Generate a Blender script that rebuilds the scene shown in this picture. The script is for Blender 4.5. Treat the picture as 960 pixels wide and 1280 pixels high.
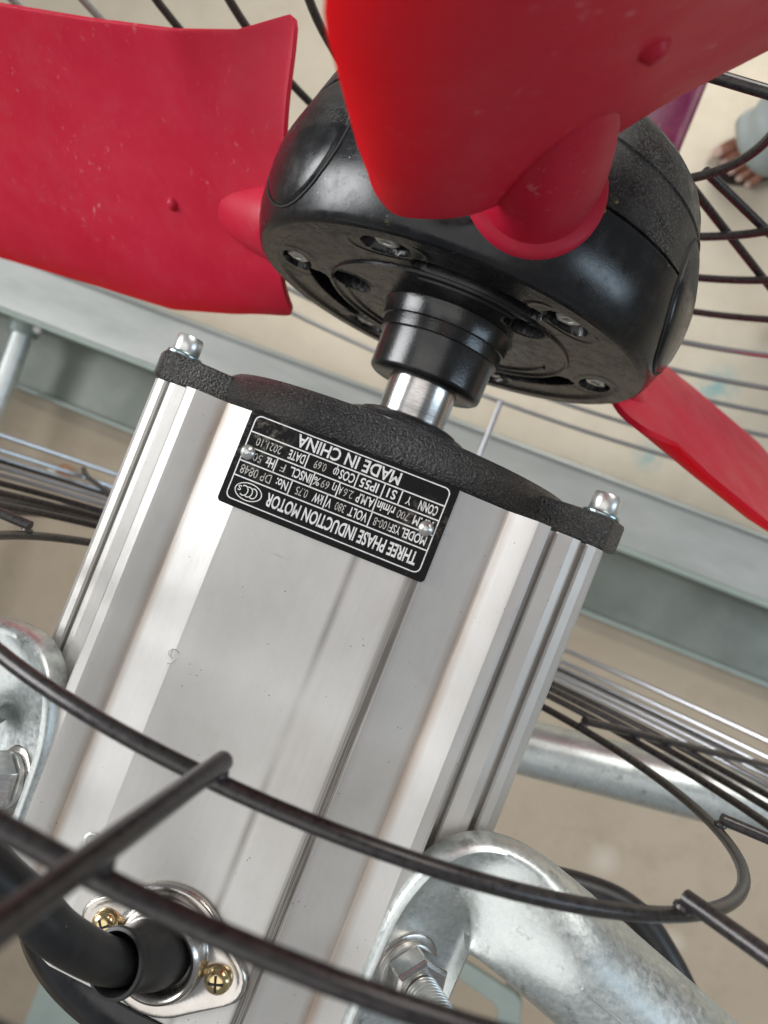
import bpy, bmesh, math, random
from mathutils import Vector, Matrix, Euler
random.seed(4)
for o in list(bpy.data.objects): bpy.data.objects.remove(o)
scene = bpy.context.scene
C = scene.collection
MM = 0.001
PI = math.pi

# ------------------------------------------------------------------ camera
# metres; +Y runs along the motor shaft towards the fan, +Z is up
cd = bpy.data.cameras.new("camera"); cam = bpy.data.objects.new("camera", cd); C.objects.link(cam)
R = Matrix(((0.92251846, -0.36477716, 0.12608452), (0.3688335, 0.92944551, -0.0096381), (-0.11367293, 0.05539552, 0.99197268)))
cam.matrix_world = Matrix.Translation((0.049907, -0.018044, 0.356241)) @ R.to_4x4()
cd.sensor_fit = 'VERTICAL'; cd.sensor_height = 36.0; cd.sensor_width = 27.0
cd.lens = 946.1 / 1280 * 36
cd.clip_start = 0.01; cd.clip_end = 60
cd.dof.use_dof = True; cd.dof.focus_distance = 0.285; cd.dof.aperture_fstop = 11.0
scene.camera = cam

# ------------------------------------------------------------------ world and lights
w = bpy.data.worlds.new("World"); scene.world = w; w.use_nodes = True
wn = w.node_tree; bg = wn.nodes['Background']
bg.inputs[0].default_value = (0.80, 0.83, 0.86, 1); bg.inputs[1].default_value = 0.25

def area(name, loc, target, sx, sy, power, col):
    l = bpy.data.lights.new(name, 'AREA'); l.shape = 'RECTANGLE'; l.size = sx; l.size_y = sy
    l.energy = power; l.color = col
    o = bpy.data.objects.new(name, l); C.objects.link(o); o.location = loc
    o.rotation_euler = (Vector(target) - Vector(loc)).to_track_quat('-Z', 'Y').to_euler()
    return o
dl = area('doorway_light', (0.75, 2.1, 1.2), (0.50, 0.42, -0.95), 1.5, 1.3, 25, (1.0, 0.975, 0.93)); dl.data.spread = math.radians(105)
lw = area('left_window_light', (-1.95, -0.05, 0.95), (0, 0, 0.05), 1.2, 1.2, 9.5, (0.97, 0.985, 1.0)); lw.data.spread = math.radians(75)   # spread narrowed so the lamp leaves the floor at left dark
area('ceiling_light', (-0.3, -0.8, 2.4), (0, 0, -0.2), 2.6, 2.4, 23, (1.0, 0.985, 0.96))
area('right_window_light', (1.9, 0.15, 0.78), (0, 0.1, 0), 0.46, 1.1, 8, (0.66, 0.84, 1.0))

vs = scene.view_settings
vs.view_transform = 'Standard'; vs.look = 'None'; vs.exposure = 0.10; vs.gamma = 1.0; vs.use_curve_mapping = False

# ------------------------------------------------------------------ material helpers
class NT:
    def __init__(s, name):
        s.m = bpy.data.materials.new(name); s.m.use_nodes = True
        s.t = s.m.node_tree; s.b = s.t.nodes['Principled BSDF']; s.out = s.t.nodes['Material Output']
        s.pos = s.t.nodes.new('ShaderNodeNewGeometry').outputs['Position']
    def n(s, kind, **kw):
        nd = s.t.nodes.new(kind)
        for k, v in kw.items(): setattr(nd, k, v)
        return nd
    def link(s, a, b): s.t.links.new(a, b)
    def val(s, sock, v):
        if isinstance(v, (int, float)): sock.default_value = v
        elif isinstance(v, (tuple, list)): sock.default_value = tuple(v) + ((1,) if len(v) == 3 and len(sock.default_value) == 4 else ())
        else: s.link(v, sock)
    def math(s, op, a, b=0.0, c=0.0):
        nd = s.n('ShaderNodeMath', operation=op)
        s.val(nd.inputs[0], a); s.val(nd.inputs[1], b); s.val(nd.inputs[2], c)
        return nd.outputs[0]
    def scaled(s, sc, src=None):
        nd = s.n('ShaderNodeVectorMath', operation='MULTIPLY'); s.link(src or s.pos, nd.inputs[0]); nd.inputs[1].default_value = sc
        return nd.outputs[0]
    def noise(s, scale, detail=3, rough=0.55, stretch=(1, 1, 1)):
        nd = s.n('ShaderNodeTexNoise'); s.link(s.scaled(stretch), nd.inputs['Vector'])
        nd.inputs['Scale'].default_value = scale; nd.inputs['Detail'].default_value = detail; nd.inputs['Roughness'].default_value = rough
        return nd.outputs['Fac']
    def voro(s, scale, feature='F1', out='Distance'):
        nd = s.n('ShaderNodeTexVoronoi', feature=feature); s.link(s.pos, nd.inputs['Vector']); nd.inputs['Scale'].default_value = scale
        return nd.outputs[out]
    def ramp(s, fac, lo, hi, a=0.0, b=1.0):
        nd = s.n('ShaderNodeMapRange'); nd.clamp = True
        s.val(nd.inputs['Value'], fac); nd.inputs['From Min'].default_value = lo; nd.inputs['From Max'].default_value = hi
        nd.inputs['To Min'].default_value = a; nd.inputs['To Max'].default_value = b
        return nd.outputs[0]
    def mix(s, fac, a, b):
        nd = s.n('ShaderNodeMix', data_type='RGBA'); s.val(nd.inputs[0], fac); s.val(nd.inputs[6], a); s.val(nd.inputs[7], b)
        return nd.outputs[2]
    def xyz(s):
        nd = s.n('ShaderNodeSeparateXYZ'); s.link(s.pos, nd.inputs[0]); return nd.outputs
    def spot(s, p, r, soft=0.3):
        nd = s.n('ShaderNodeVectorMath', operation='DISTANCE'); s.link(s.pos, nd.inputs[0]); nd.inputs[1].default_value = p
        return s.ramp(nd.outputs['Value'], r * (1 - soft), r * (1 + soft), 1, 0)
    def bump(s, h, dist, strength=1.0):
        nd = s.n('ShaderNodeBump'); nd.inputs['Distance'].default_value = dist; nd.inputs['Strength'].default_value = strength
        s.link(h, nd.inputs['Height']); s.link(nd.outputs[0], s.b.inputs['Normal']); return nd
    def set(s, **kw):
        names = dict(col='Base Color', met='Metallic', rough='Roughness', spec='Specular IOR Level', coat='Coat Weight', coatr='Coat Roughness', sss='Subsurface Weight', ani='Anisotropic', sheen='Sheen Weight')
        for k, v in kw.items(): s.val(s.b.inputs[names[k]], v)
        return s

def band(t, axis_val, centre, half, soft):
    d = t.math('ABSOLUTE', t.math('SUBTRACT', axis_val, centre))
    return t.ramp(d, half - soft, half + soft, 1, 0)

M = {}
# extruded aluminium, drawn along Y
t = NT('extruded_aluminium')
X, Y, Z = t.xyz()
streak = t.noise(900, 3, 0.6, (1, 0.012, 1)); blotch = t.noise(38, 4, 0.6, (1, 0.45, 1)); fine = t.noise(2600, 2, 0.6, (1, 0.3, 1))
absx = t.math('ABSOLUTE', X)
col = t.mix(t.ramp(blotch, 0.35, 0.7), (0.53, 0.515, 0.49), (0.60, 0.59, 0.565))
col = t.mix(t.math('MULTIPLY', t.ramp(streak, 0.42, 0.7), 0.20), col, (0.52, 0.51, 0.49))
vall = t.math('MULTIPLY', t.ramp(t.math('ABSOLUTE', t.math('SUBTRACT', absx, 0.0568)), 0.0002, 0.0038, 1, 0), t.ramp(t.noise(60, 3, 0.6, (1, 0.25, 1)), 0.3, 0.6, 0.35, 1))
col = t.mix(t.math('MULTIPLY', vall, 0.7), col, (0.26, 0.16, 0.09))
up = t.math('GREATER_THAN', Z, 0.07)
d1 = t.math('MULTIPLY', band(t, X, 0.0342, 0.0024, 0.0008), t.ramp(t.noise(1050, 4, 0.8, (1, 0.006, 1)), 0.44, 0.53, 0.50, 1))
d1 = t.math('MULTIPLY', t.math('MULTIPLY', d1, up), t.ramp(Y, -0.215, -0.03, 1.0, 0.75))
d2 = t.math('MULTIPLY', t.math('MULTIPLY', band(t, X, 0.0122, 0.0009, 0.0014), up), t.ramp(t.noise(40, 2, 0.5, (1, 0.5, 1)), 0.34, 0.62, 0.05, 0.7))
d3 = t.math('MULTIPLY', t.math('MULTIPLY', band(t, X, 0.0345, 0.0020, 0.0030), up), 0.42)
col = t.mix(t.math('MULTIPLY', d1, 0.97), col, (0.035, 0.028, 0.022))
col = t.mix(t.math('ADD', d2, d3), col, (0.12, 0.10, 0.085))
scr = t.math('MULTIPLY', t.ramp(t.noise(420, 3, 0.7, (0.14, 1, 1)), 0.66, 0.74), t.ramp(t.noise(26, 2), 0.50, 0.60))
col = t.mix(t.math('MULTIPLY', scr, 0.35), col, (0.30, 0.28, 0.26))
smudge = t.ramp(t.noise(55, 5, 0.7), 0.50, 0.75, 0, 0.16)
col = t.mix(smudge, col, (0.36, 0.32, 0.28))
speck = t.math('MULTIPLY', t.ramp(t.voro(330), 0.07, 0.12, 1, 0), t.ramp(t.noise(90, 2), 0.55, 0.66))
col = t.mix(t.math('MULTIPLY', speck, 0.8), col, (0.12, 0.10, 0.085))
t.set(col=col, met=t.math('SUBTRACT', 0.42, t.math('MULTIPLY', d1, 0.40)), spec=t.math('SUBTRACT', 0.5, t.math('MULTIPLY', d1, 0.42)), rough=t.ramp(t.math('ADD', t.math('MULTIPLY', streak, 0.6), t.math('MULTIPLY', fine, 0.4)), 0.3, 0.7, 0.40, 0.52))
t.bump(t.math('ADD', t.math('MULTIPLY', streak, 0.8), t.math('MULTIPLY', fine, 0.5)), 0.00008, 0.6)
M['alu'] = t.m

# black painted cast iron
t = NT('painted_cast_iron')
vp = t.voro(1050, 'SMOOTH_F1'); g = t.noise(820, 5, 0.85); g2 = t.noise(2200, 2, 0.6)
col = t.mix(t.ramp(t.noise(45, 3), 0.42, 0.7), (0.035, 0.033, 0.031), (0.085, 0.08, 0.073))
col = t.mix(t.ramp(t.noise(1300, 3, 0.7), 0.55, 0.66, 0, 0.75), col, (0.30, 0.295, 0.28))  # pale specks put the glints of the glossy grain into the colour
t.set(col=col, rough=t.ramp(g2, 0.3, 0.7, 0.20, 0.38), spec=0.9)
t.bump(t.math('ADD', t.math('MULTIPLY', vp, 1.2), t.math('ADD', g, t.math('MULTIPLY', g2, 0.35))), 0.0034, 1.0)
M['iron'] = t.m

# black glossy nylon with dust and a few paint specks
t = NT('black_nylon')
X, Y, Z = t.xyz()
frontness = t.ramp(Y, 0.112, 0.116, 0.0, 1.0)
dust = t.math('MULTIPLY', t.ramp(t.noise(30, 5, 0.65), 0.40, 0.74), t.math('ADD', t.math('MULTIPLY', frontness, 0.8), 0.35))
grit = t.math('MULTIPLY', t.math('MULTIPLY', t.ramp(t.noise(1100, 3, 0.7), 0.52, 0.62), frontness), t.ramp(t.noise(22, 3), 0.35, 0.6))
gr = t.noise(1800, 2, 0.6)
sp = t.math('MULTIPLY', t.ramp(t.voro(210), 0.045, 0.075, 1, 0), t.ramp(t.noise(70, 2), 0.52, 0.62))
col = t.mix(t.math('MULTIPLY', dust, 0.7), (0.006, 0.0065, 0.008), (0.060, 0.056, 0.050))
col = t.mix(t.math('MULTIPLY', grit, 0.6), col, (0.14, 0.135, 0.125))
col = t.mix(sp, col, (0.42, 0.42, 0.40))
for pp, rr in (((-0.0215, 0.0795, 0.0965), 0.0028), ((-0.0195, 0.083, 0.0975), 0.0016), ((0.049, 0.112, 0.089), 0.0012), ((0.052, 0.118, 0.086), 0.0009), ((0.0465, 0.107, 0.090), 0.0013)):
    col = t.mix(t.math('MULTIPLY', t.spot(pp, rr, 0.4), t.ramp(t.noise(900, 2), 0.4, 0.55)), col, (0.42, 0.37, 0.08))
t.set(col=col, rough=t.ramp(t.math('ADD', t.math('ADD', dust, t.math('MULTIPLY', frontness, 0.3)), t.ramp(t.noise(160, 5, 0.75), 0.40, 0.70, 0, 0.45)), 0, 1, 0.13, 0.55), spec=0.45)
t.bump(t.math('ADD', t.math('MULTIPLY', gr, 0.4), grit), 0.00022, 0.5)
M['nylon'] = t.m
t = NT('black_nylon_gloss')
t.set(col=t.mix(t.ramp(t.noise(60, 4), 0.45, 0.75), (0.008, 0.008, 0.009), (0.035, 0.033, 0.03)), rough=0.22, spec=0.6); t.bump(t.noise(900, 2), 0.00015, 0.4)
M['nylon_gloss'] = t.m

def plastic(name, c, c2, trans, tcol):
    t = NT(name)
    col = t.mix(t.ramp(t.noise(12, 3, 0.55), 0.3, 0.8), c, c2)
    film = t.ramp(t.noise(45, 6, 0.75), 0.45, 0.75, 0, 0.09)
    col = t.mix(film, col, (0.50, 0.22, 0.24))
    scr = t.math('MULTIPLY', t.ramp(t.noise(240, 3, 0.7, (1, 0.12, 1)), 0.62, 0.72), t.ramp(t.noise(18, 2), 0.45, 0.6))
    scr = t.math('MAXIMUM', scr, t.math('MULTIPLY', t.math('MULTIPLY', t.ramp(t.voro(160), 0.04, 0.07, 1, 0), 0.8), t.ramp(t.noise(20, 2), 0.54, 0.62)))
    col = t.mix(t.math('MULTIPLY', scr, 0.4), col, (0.75, 0.45, 0.45))
    t.set(col=col, rough=t.ramp(t.noise(50, 4), 0.3, 0.7, 0.38, 0.52), spec=0.32)
    b = t.bump(t.noise(1500, 3, 0.6), 0.00016, 0.5)
    at = t.n('ShaderNodeAttribute'); at.attribute_name = 'edge_glow'
    tr = t.n('ShaderNodeBsdfTranslucent'); tr.inputs[0].default_value = tuple(tcol) + (1,)
    mx = t.n('ShaderNodeMixShader'); t.link(t.math('ADD', t.math('MULTIPLY', at.outputs['Fac'], 0.48), trans), mx.inputs[0])
    t.link(t.b.outputs[0], mx.inputs[1]); t.link(tr.outputs[0], mx.inputs[2]); t.link(mx.outputs[0], t.out.inputs[0])
    return t.m
M['red'] = plastic('red_blade_plastic', (0.52, 0.009, 0.036), (0.57, 0.016, 0.052), 0.18, (1.0, 0.02, 0.018))
M['magenta'] = plastic('magenta_plastic', (0.085, 0.001, 0.030), (0.10, 0.002, 0.036), 0.02, (0.6, 0.02, 0.2))

# bronze-dark lacquered steel wire
t = NT('lacquered_wire')
n1 = t.noise(420, 4, 0.7); 
col = t.mix(t.ramp(n1, 0.4, 0.66), (0.050, 0.046, 0.046), (0.085, 0.078, 0.077))
t.set(col=col, met=0.55, rough=t.ramp(n1, 0.3, 0.7, 0.24, 0.38)); t.bump(n1, 0.00008, 0.5)
M['wire'] = t.m
t = NT('bright_wire_copy')
t.set(col=(0.52, 0.53, 0.55), met=0.9, rough=0.28)  # same guard wire, paler: bright reflections put into the colour
M['wire_bright'] = t.m
t = NT('turned_steel')
t.set(col=t.mix(t.ramp(t.noise(300, 3, 0.6, (1, 6, 1)), 0.4, 0.7), (0.50, 0.48, 0.47), (0.62, 0.60, 0.58)), met=1, rough=0.2); t.bump(t.noise(900, 2, 0.6, (0.1, 4, 0.1)), 0.00005, 0.6)
M['steel'] = t.m
t = NT('zinc_plated_steel')
t.set(col=t.mix(t.ramp(t.noise(160, 4), 0.4, 0.7), (0.62, 0.63, 0.61), (0.76, 0.77, 0.75)), met=0.85, rough=0.32); t.bump(t.noise(1200, 2), 0.00006, 0.6)
M['zinc'] = t.m
t = NT('pressed_steel')
t.set(col=t.mix(t.ramp(t.noise(50, 4), 0.35, 0.7), (0.50, 0.46, 0.42), (0.68, 0.65, 0.62)), met=1, rough=t.ramp(t.noise(120, 3), 0.3, 0.7, 0.17, 0.32)); t.bump(t.noise(160, 2), 0.00025, 0.5)
M['pressed'] = t.m
t = NT('brass')
t.set(col=(0.66, 0.52, 0.28), met=1, rough=0.2); M['brass'] = t.m
t = NT('blued_washer')
t.set(col=(0.40, 0.50, 0.52), met=1, rough=0.25); M['blued'] = t.m
t = NT('galvanised_steel')
v = t.n('ShaderNodeTexVoronoi'); t.link(t.scaled((1, 1, 1)), v.inputs['Vector']); v.inputs['Scale'].default_value = 620
cr = t.n('ShaderNodeSeparateColor'); t.link(v.outputs['Color'], cr.inputs[0])
spang = t.math('ADD', t.math('MULTIPLY', cr.outputs[0], 0.16), t.math('MULTIPLY', t.noise(480, 5, 0.75), 0.84))
patch = t.noise(34, 5, 0.65)
col = t.mix(t.ramp(spang, 0.3, 0.75), (0.56, 0.61, 0.60), (0.82, 0.86, 0.84))
col = t.mix(t.ramp(patch, 0.54, 0.70, 0, 0.45), col, (0.30, 0.31, 0.30))
col = t.mix(t.math('MULTIPLY', t.ramp(t.noise(110, 4, 0.7), 0.60, 0.70), 0.5), col, (0.13, 0.125, 0.115))
t.set(col=col, met=0.85, rough=t.ramp(spang, 0.25, 0.75, 0.28, 0.50)); t.bump(t.math('ADD', t.math('MULTIPLY', spang, 1.0), t.math('MULTIPLY', patch, 0.3)), 0.00022, 0.5)
M['galv'] = t.m
t = NT('galvanised_sheet')
col = t.mix(t.ramp(t.noise(9, 4, 0.6), 0.35, 0.7), (0.21, 0.23, 0.20), (0.31, 0.33, 0.295))
t.set(col=col, met=0.3, rough=0.42); M['sheet'] = t.m
t = NT('galvanised_sheet_lit')
t.set(col=t.mix(t.ramp(t.noise(7, 5, 0.65, (0.3, 1, 1)), 0.35, 0.7), (0.30, 0.315, 0.295), (0.50, 0.51, 0.49)), met=0.35, rough=0.38); M['flange'] = t.m  # same channel sheet, paler: brighter light on the flange put into colour
t = NT('pale_green_steel')
t.set(col=t.mix(t.noise(40, 3), (0.26, 0.32, 0.29), (0.36, 0.41, 0.38)), met=0.3, rough=0.45); M['pale'] = t.m
t = NT('black_rubber')
col = t.mix(t.ramp(t.noise(60, 4), 0.45, 0.7), (0.012, 0.012, 0.013), (0.028, 0.027, 0.026))
sp = t.math('MULTIPLY', t.ramp(t.voro(420), 0.09, 0.14, 1, 0), t.ramp(t.noise(90, 3), 0.55, 0.63))
t.set(col=t.mix(t.math('MULTIPLY', sp, 0.7), col, (0.30, 0.27, 0.24)), rough=0.42, spec=0.5); t.bump(t.noise(900, 3), 0.0001, 0.5)
M['rubber'] = t.m
t = NT('black_plate_enamel')
wear = t.math('MULTIPLY', t.ramp(t.noise(260, 5, 0.75), 0.5, 0.68), t.math('MAXIMUM', t.spot((-0.037, -0.008, 0.0883), 0.010, 0.6), t.spot((0.030, -0.014, 0.0883), 0.007, 0.6)))
wear = t.math('MAXIMUM', wear, t.math('MULTIPLY', t.ramp(t.noise(500, 5, 0.75), 0.62, 0.72), 0.35))
t.set(col=t.mix(wear, (0.006, 0.006, 0.006), (0.20, 0.18, 0.155)), rough=0.45, spec=0.16)
M['plate'] = t.m
t = NT('white_print')
t.set(col=t.mix(t.ramp(t.noise(700, 3), 0.55, 0.7), (0.78, 0.78, 0.76), (0.50, 0.49, 0.47)), rough=0.5); M['white'] = t.m
t = NT('stamped_metal')
t.set(col=t.mix(t.ramp(t.noise(1500, 3), 0.45, 0.6), (0.62, 0.60, 0.56), (0.25, 0.24, 0.22)), met=0.4, rough=0.45); M['stamp'] = t.m
t = NT('hollow_shade'); t.set(col=(0.006, 0.006, 0.006), rough=0.6); M['hollow'] = t.m  # near-black stands in for the shade inside sockets and gaps
t = NT('denim')
wv = t.noise(900, 3, 0.6)
col = t.mix(t.ramp(t.noise(12, 4), 0.35, 0.7), (0.27, 0.31, 0.305), (0.42, 0.46, 0.45))
t.set(col=t.mix(t.math('MULTIPLY', wv, 0.4), col, (0.5, 0.56, 0.57)), rough=0.85); t.bump(t.noise(60, 4), 0.004, 0.6)
M['denim'] = t.m
t = NT('skin')
t.set(col=t.mix(t.ramp(t.noise(45, 3), 0.35, 0.65), (0.26, 0.10, 0.055), (0.44, 0.21, 0.14)), rough=0.55, sss=0.0); M['skin'] = t.m
t = NT('toenail'); t.set(col=(0.55, 0.38, 0.32), rough=0.35); M['nail'] = t.m
t = NT('sandal'); t.set(col=(0.03, 0.02, 0.018), rough=0.5); M['sandal'] = t.m
t = NT('copper_scrap'); t.set(col=(0.62, 0.30, 0.17), met=0.6, rough=0.35); M['copper'] = t.m

# screed floor: mottled dirt, with the doorway light on the far side painted in paler
t = NT('screed_floor')
X, Y, Z = t.xyz()
big = t.noise(2.2, 5, 0.62); mid = t.noise(14, 5, 0.65); sm = t.noise(120, 4, 0.7)
col = t.mix(t.ramp(big, 0.35, 0.68), (0.37, 0.305, 0.225), (0.44, 0.37, 0.285))
col = t.mix(t.ramp(mid, 0.5, 0.75, 0, 0.45), col, (0.27, 0.225, 0.17))
col = t.mix(t.ramp(sm, 0.58, 0.75, 0, 0.30), col, (0.25, 0.21, 0.165))
col = t.mix(t.ramp(t.math('ADD', Y, t.math('MULTIPLY', mid, 0.12)), -0.02, 0.12, 0, 0.85), col, t.mix(t.ramp(mid, 0.4, 0.7), (0.66, 0.59, 0.47), (0.60, 0.53, 0.415)))
for pp, rr in (((0.273, 0.255, -1), 0.020), ((0.341, 0.416, -1), 0.026), ((0.33, 0.40, -1), 0.014), ((0.36, 0.30, -1), 0.012)):
    col = t.mix(t.math('MULTIPLY', t.spot(pp, rr, 0.7), t.ramp(t.noise(60, 3), 0.35, 0.55, 0.1, 0.7)), col, (0.24, 0.42, 0.42))
for pp, rr in (((0.26, -0.62, -1), 0.012), ((0.45, -0.42, -1), 0.02), ((0.60, -0.50, -1), 0.016)):
    col = t.mix(t.math('MULTIPLY', t.spot(pp, rr, 0.7), 0.45), col, (0.62, 0.58, 0.52))
t.set(col=col, rough=t.ramp(mid, 0.3, 0.7, 0.55, 0.75), spec=0.35); t.bump(t.math('ADD', mid, t.math('MULTIPLY', sm, 0.4)), 0.003, 0.4)
M['floor'] = t.m

# ------------------------------------------------------------------ mesh helpers (all input in millimetres, world frame)
class MB:
    def __init__(s): s.v = []; s.f = []
    def add(s, vs, fs):
        k = len(s.v); s.v += [tuple(x) for x in vs]; s.f += [tuple(i + k for i in f) for f in fs]; return s
    def grid(s, rows, closed_u=False, closed_v=False):
        nu = len(rows); nv = len(rows[0]); vs = [p for r in rows for p in r]; fs = []
        for i in range(nu if closed_u else nu - 1):
            for j in range(nv if closed_v else nv - 1):
                a = i * nv + j; b = i * nv + (j + 1) % nv; c = ((i + 1) % nu) * nv + (j + 1) % nv; d = ((i + 1) % nu) * nv + j
                fs.append((a, b, c, d))
        return s.add(vs, fs)
    def lathe(s, prof, org=(0, 0, 0), ax=(0, 1, 0), n=64, caps=True):
        ax = Vector(ax).normalized(); u = ax.orthogonal().normalized(); w_ = ax.cross(u); o = Vector(org)
        rows = [[o + ax * h + (u * math.cos(2 * PI * k / n) + w_ * math.sin(2 * PI * k / n)) * r for k in range(n)] for h, r in prof]
        base = len(s.v); s.grid(rows, closed_v=True)
        if caps:
            s.f.append(tuple(base + k for k in range(n))); e = base + (len(prof) - 1) * n; s.f.append(tuple(e + k for k in reversed(range(n))))
        return s
    def tube(s, pts, r, n=14, closed=False, flat=None):
        P = [Vector(p) for p in pts]; N = len(P); rows = []; prev = None
        for i in range(N):
            if closed: tg = (P[(i + 1) % N] - P[i - 1]).normalized()
            else: tg = (P[min(i + 1, N - 1)] - P[max(i - 1, 0)]).normalized()
            if prev is None: u = tg.orthogonal().normalized()
            else: u = (prev - tg * prev.dot(tg)).normalized()
            prev = u; w_ = tg.cross(u); rr = r[i] if isinstance(r, (list, tuple)) else r
            rows.append([P[i] + (u * math.cos(2 * PI * k / n) + w_ * math.sin(2 * PI * k / n)) * rr for k in range(n)])
        base = len(s.v); s.grid(rows, closed_u=closed, closed_v=True)
        if not closed:
            s.f.append(tuple(base + k for k in range(n))); e = base + (N - 1) * n; s.f.append(tuple(e + k for k in reversed(range(n))))
        return s
    def prism(s, poly, a, b, fn):
        n = len(poly); vs = [fn(p, a) for p in poly] + [fn(p, b) for p in poly]
        fs = [(i, (i + 1) % n, n + (i + 1) % n, n + i) for i in range(n)] + [tuple(reversed(range(n))), tuple(range(n, 2 * n))]
        return s.add(vs, fs)
    def box(s, lo, hi):
        return s.prism([(lo[0], lo[1]), (hi[0], lo[1]), (hi[0], hi[1]), (lo[0], hi[1])], lo[2], hi[2], lambda p, z: (p[0], p[1], z))

def build(name, mb, mat, parent=None, smooth=35, bevel=None, xf=None):
    me = bpy.data.meshes.new(name)
    off = parent.location * 1000 if parent else Vector((0, 0, 0))
    if parent and parent.parent is not None: off = off + parent.parent.location * 1000
    vs = mb.v if xf is None else [xf @ Vector(p) for p in mb.v]
    me.from_pydata([((p[0] - off.x) * MM, (p[1] - off.y) * MM, (p[2] - off.z) * MM) for p in vs], [], mb.f)
    bm = bmesh.new(); bm.from_mesh(me); bmesh.ops.recalc_face_normals(bm, faces=bm.faces); bm.to_mesh(me); bm.free()
    me.materials.append(M[mat]); me.update()
    if smooth:
        me.polygons.foreach_set('use_smooth', [True] * len(me.polygons)); me.set_sharp_from_angle(angle=math.radians(smooth))
    o = bpy.data.objects.new(name, me); C.objects.link(o)
    if parent: o.parent = parent
    if bevel:
        md = o.modifiers.new('bevel', 'BEVEL'); md.width = bevel * MM; md.segments = 2; md.limit_method = 'ANGLE'; md.angle_limit = math.radians(40)
    return o
def tag(o, label, cat, group=None):
    o['label'] = label; o['category'] = cat
    if group: o['group'] = group
    return o
def thing(name, loc, label, cat, group=None):
    o = bpy.data.objects.new(name, None); C.objects.link(o); o.empty_display_size = 0.02
    o.location = Vector(loc) * MM; return tag(o, label, cat, group)
def copy_part(src, parent=None, loc=None, rot=None):
    o = src.copy(); C.objects.link(o); o.parent = parent or src.parent
    if loc is not None: o.location = Vector(loc) * MM
    if rot is not None: o.rotation_euler = rot
    return o
def pol(th, r, y=0, T=0, c=(0, 0)):
    th = math.radians(th); return Vector((c[0] + r * math.sin(th) + T * math.cos(th), y, c[1] + r * math.cos(th) - T * math.sin(th)))
def interp(tab, x):
    if x <= tab[0][0]: return tab[0][1]
    for (a, b), (c, d) in zip(tab, tab[1:]):
        if x <= c: return b + (d - b) * (x - a) / (c - a)
    return tab[-1][1]
def catmull(pts, k=10):
    P = [Vector(p) for p in pts]; P = [P[0] * 2 - P[1]] + P + [P[-1] * 2 - P[-2]]; out = []
    for i in range(1, len(P) - 2):
        for j in range(k):
            u = j / k; a, b, c, d = P[i - 1:i + 3]
            out.append(0.5 * ((2 * b) + (c - a) * u + (2 * a - 5 * b + 4 * c - d) * u * u + (3 * b - a - 3 * c + d) * u ** 3))
    out.append(P[-2]); return out

# ------------------------------------------------------------------ the setting
mb = MB().add([(-9000, -9000, -1000), (9000, -9000, -1000), (9000, 9000, -1000), (-9000, 9000, -1000)], [(0, 1, 2, 3)])
fl = build('floor', mb, 'floor', smooth=None); fl['kind'] = 'structure'

# long galvanised channel lying across the view
ch = thing('steel_channel', (-200, 70, -1000), 'long pale grey galvanised steel channel lying on the floor behind the motor', 'steel channel')
def prof_x(poly, x0, x1): return MB().prism(poly, x0, x1, lambda p, x: (x, p[0], p[1]))
build('upper_flange', prof_x([(80, -850), (165, -850), (168, -843), (172, -843), (176, -850), (176, -856), (80, -856)], -1500, 1300), 'flange', ch, smooth=None, bevel=1.5)
build('rolled_edge', prof_x([(71, -845), (79.5, -845), (79.5, -862), (71, -862)], -1500, 1300), 'pale', ch, smooth=None, bevel=2)
build('web', prof_x([(74, -862.5), (78, -862.5), (78, -985), (74, -985)], -1500, 1300), 'sheet', ch, smooth=None)
build('lower_flange', prof_x([(78, -985.3), (78, -991), (-34, -991), (-34, -985.3)], -1500, 1300), 'sheet', ch, smooth=None)
build('lip', prof_x([(-34.3, -991), (-42, -991), (-42, -968), (-34.3, -968)], -1500, 1300), 'pale', ch, smooth=None, bevel=1.5)

post = thing('support_pipe', (-900, 90, -960), 'round grey galvanised support pipe clamped under the channel at the left edge', 'pipe')
build('tube', MB().tube([(-842, 78, -905), (-838, -70, -908), (-828, -330, -912), (-810, -700, -918)], 19, 24), 'galv', post)
build('clamp', MB().tube([(-843, 92, -905), (-842, 52, -905.5)], 27, 24), 'pale', post)
build('clamp_bolt', MB().lathe([(0, 8), (12, 8), (13, 7)], (-815, 70, -905), (0.5, 0, 1), 6), 'zinc', post)

xb = thing('stand_crossbar', (230, -140, -300), 'thick galvanised crossbar pipe of the fan stand, below the bundle of guard rings', 'pipe')
build('tube', MB().tube([(60, -166, -300), (158, -151, -300), (347, -121, -300), (640, -76, -300)], 23, 32), 'galv', xb)

fb = thing('bent_flat_bar', (290, -560, -720), 'bent pale green flat steel bar low under the right mounting arm', 'flat bar')
pts = [(205, -500), (236, -530), (318, -542), (330, -548), (356, -620), (372, -720)]
rows_in = [(205, -530), (228, -552), (300, -566), (306, -572), (326, -635), (338, -720)]
poly = pts + rows_in[::-1]
build('bar', MB().prism(poly, -712, -700, lambda p, z: (p[0], p[1], z)), 'pale', fb, smooth=None, bevel=2)
build('bar_flange', MB().prism([(306, -572), (330, -548), (336, -556), (312, -580)], -760, -712.4, lambda p, z: (p[0], p[1], z)), 'pale', fb, smooth=None, bevel=1)
fb2 = thing('foot_plate', (-240, -780, -610), 'pale teal steel foot plate below the rear end of the motor', 'foot plate')
build('plate', MB().prism([(-262, -682), (-238, -690), (-150, -800), (-120, -900), (-250, -960), (-262, -800)], -606, -598, lambda p, z: (p[0], p[1], z)), 'pale', fb2, smooth=None, bevel=2)
build('plate_flange', MB().prism([(-262, -682), (-262, -800), (-257, -800), (-257, -684)], -640, -606.4, lambda p, z: (p[0], p[1], z)), 'pale', fb2, smooth=None)

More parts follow.
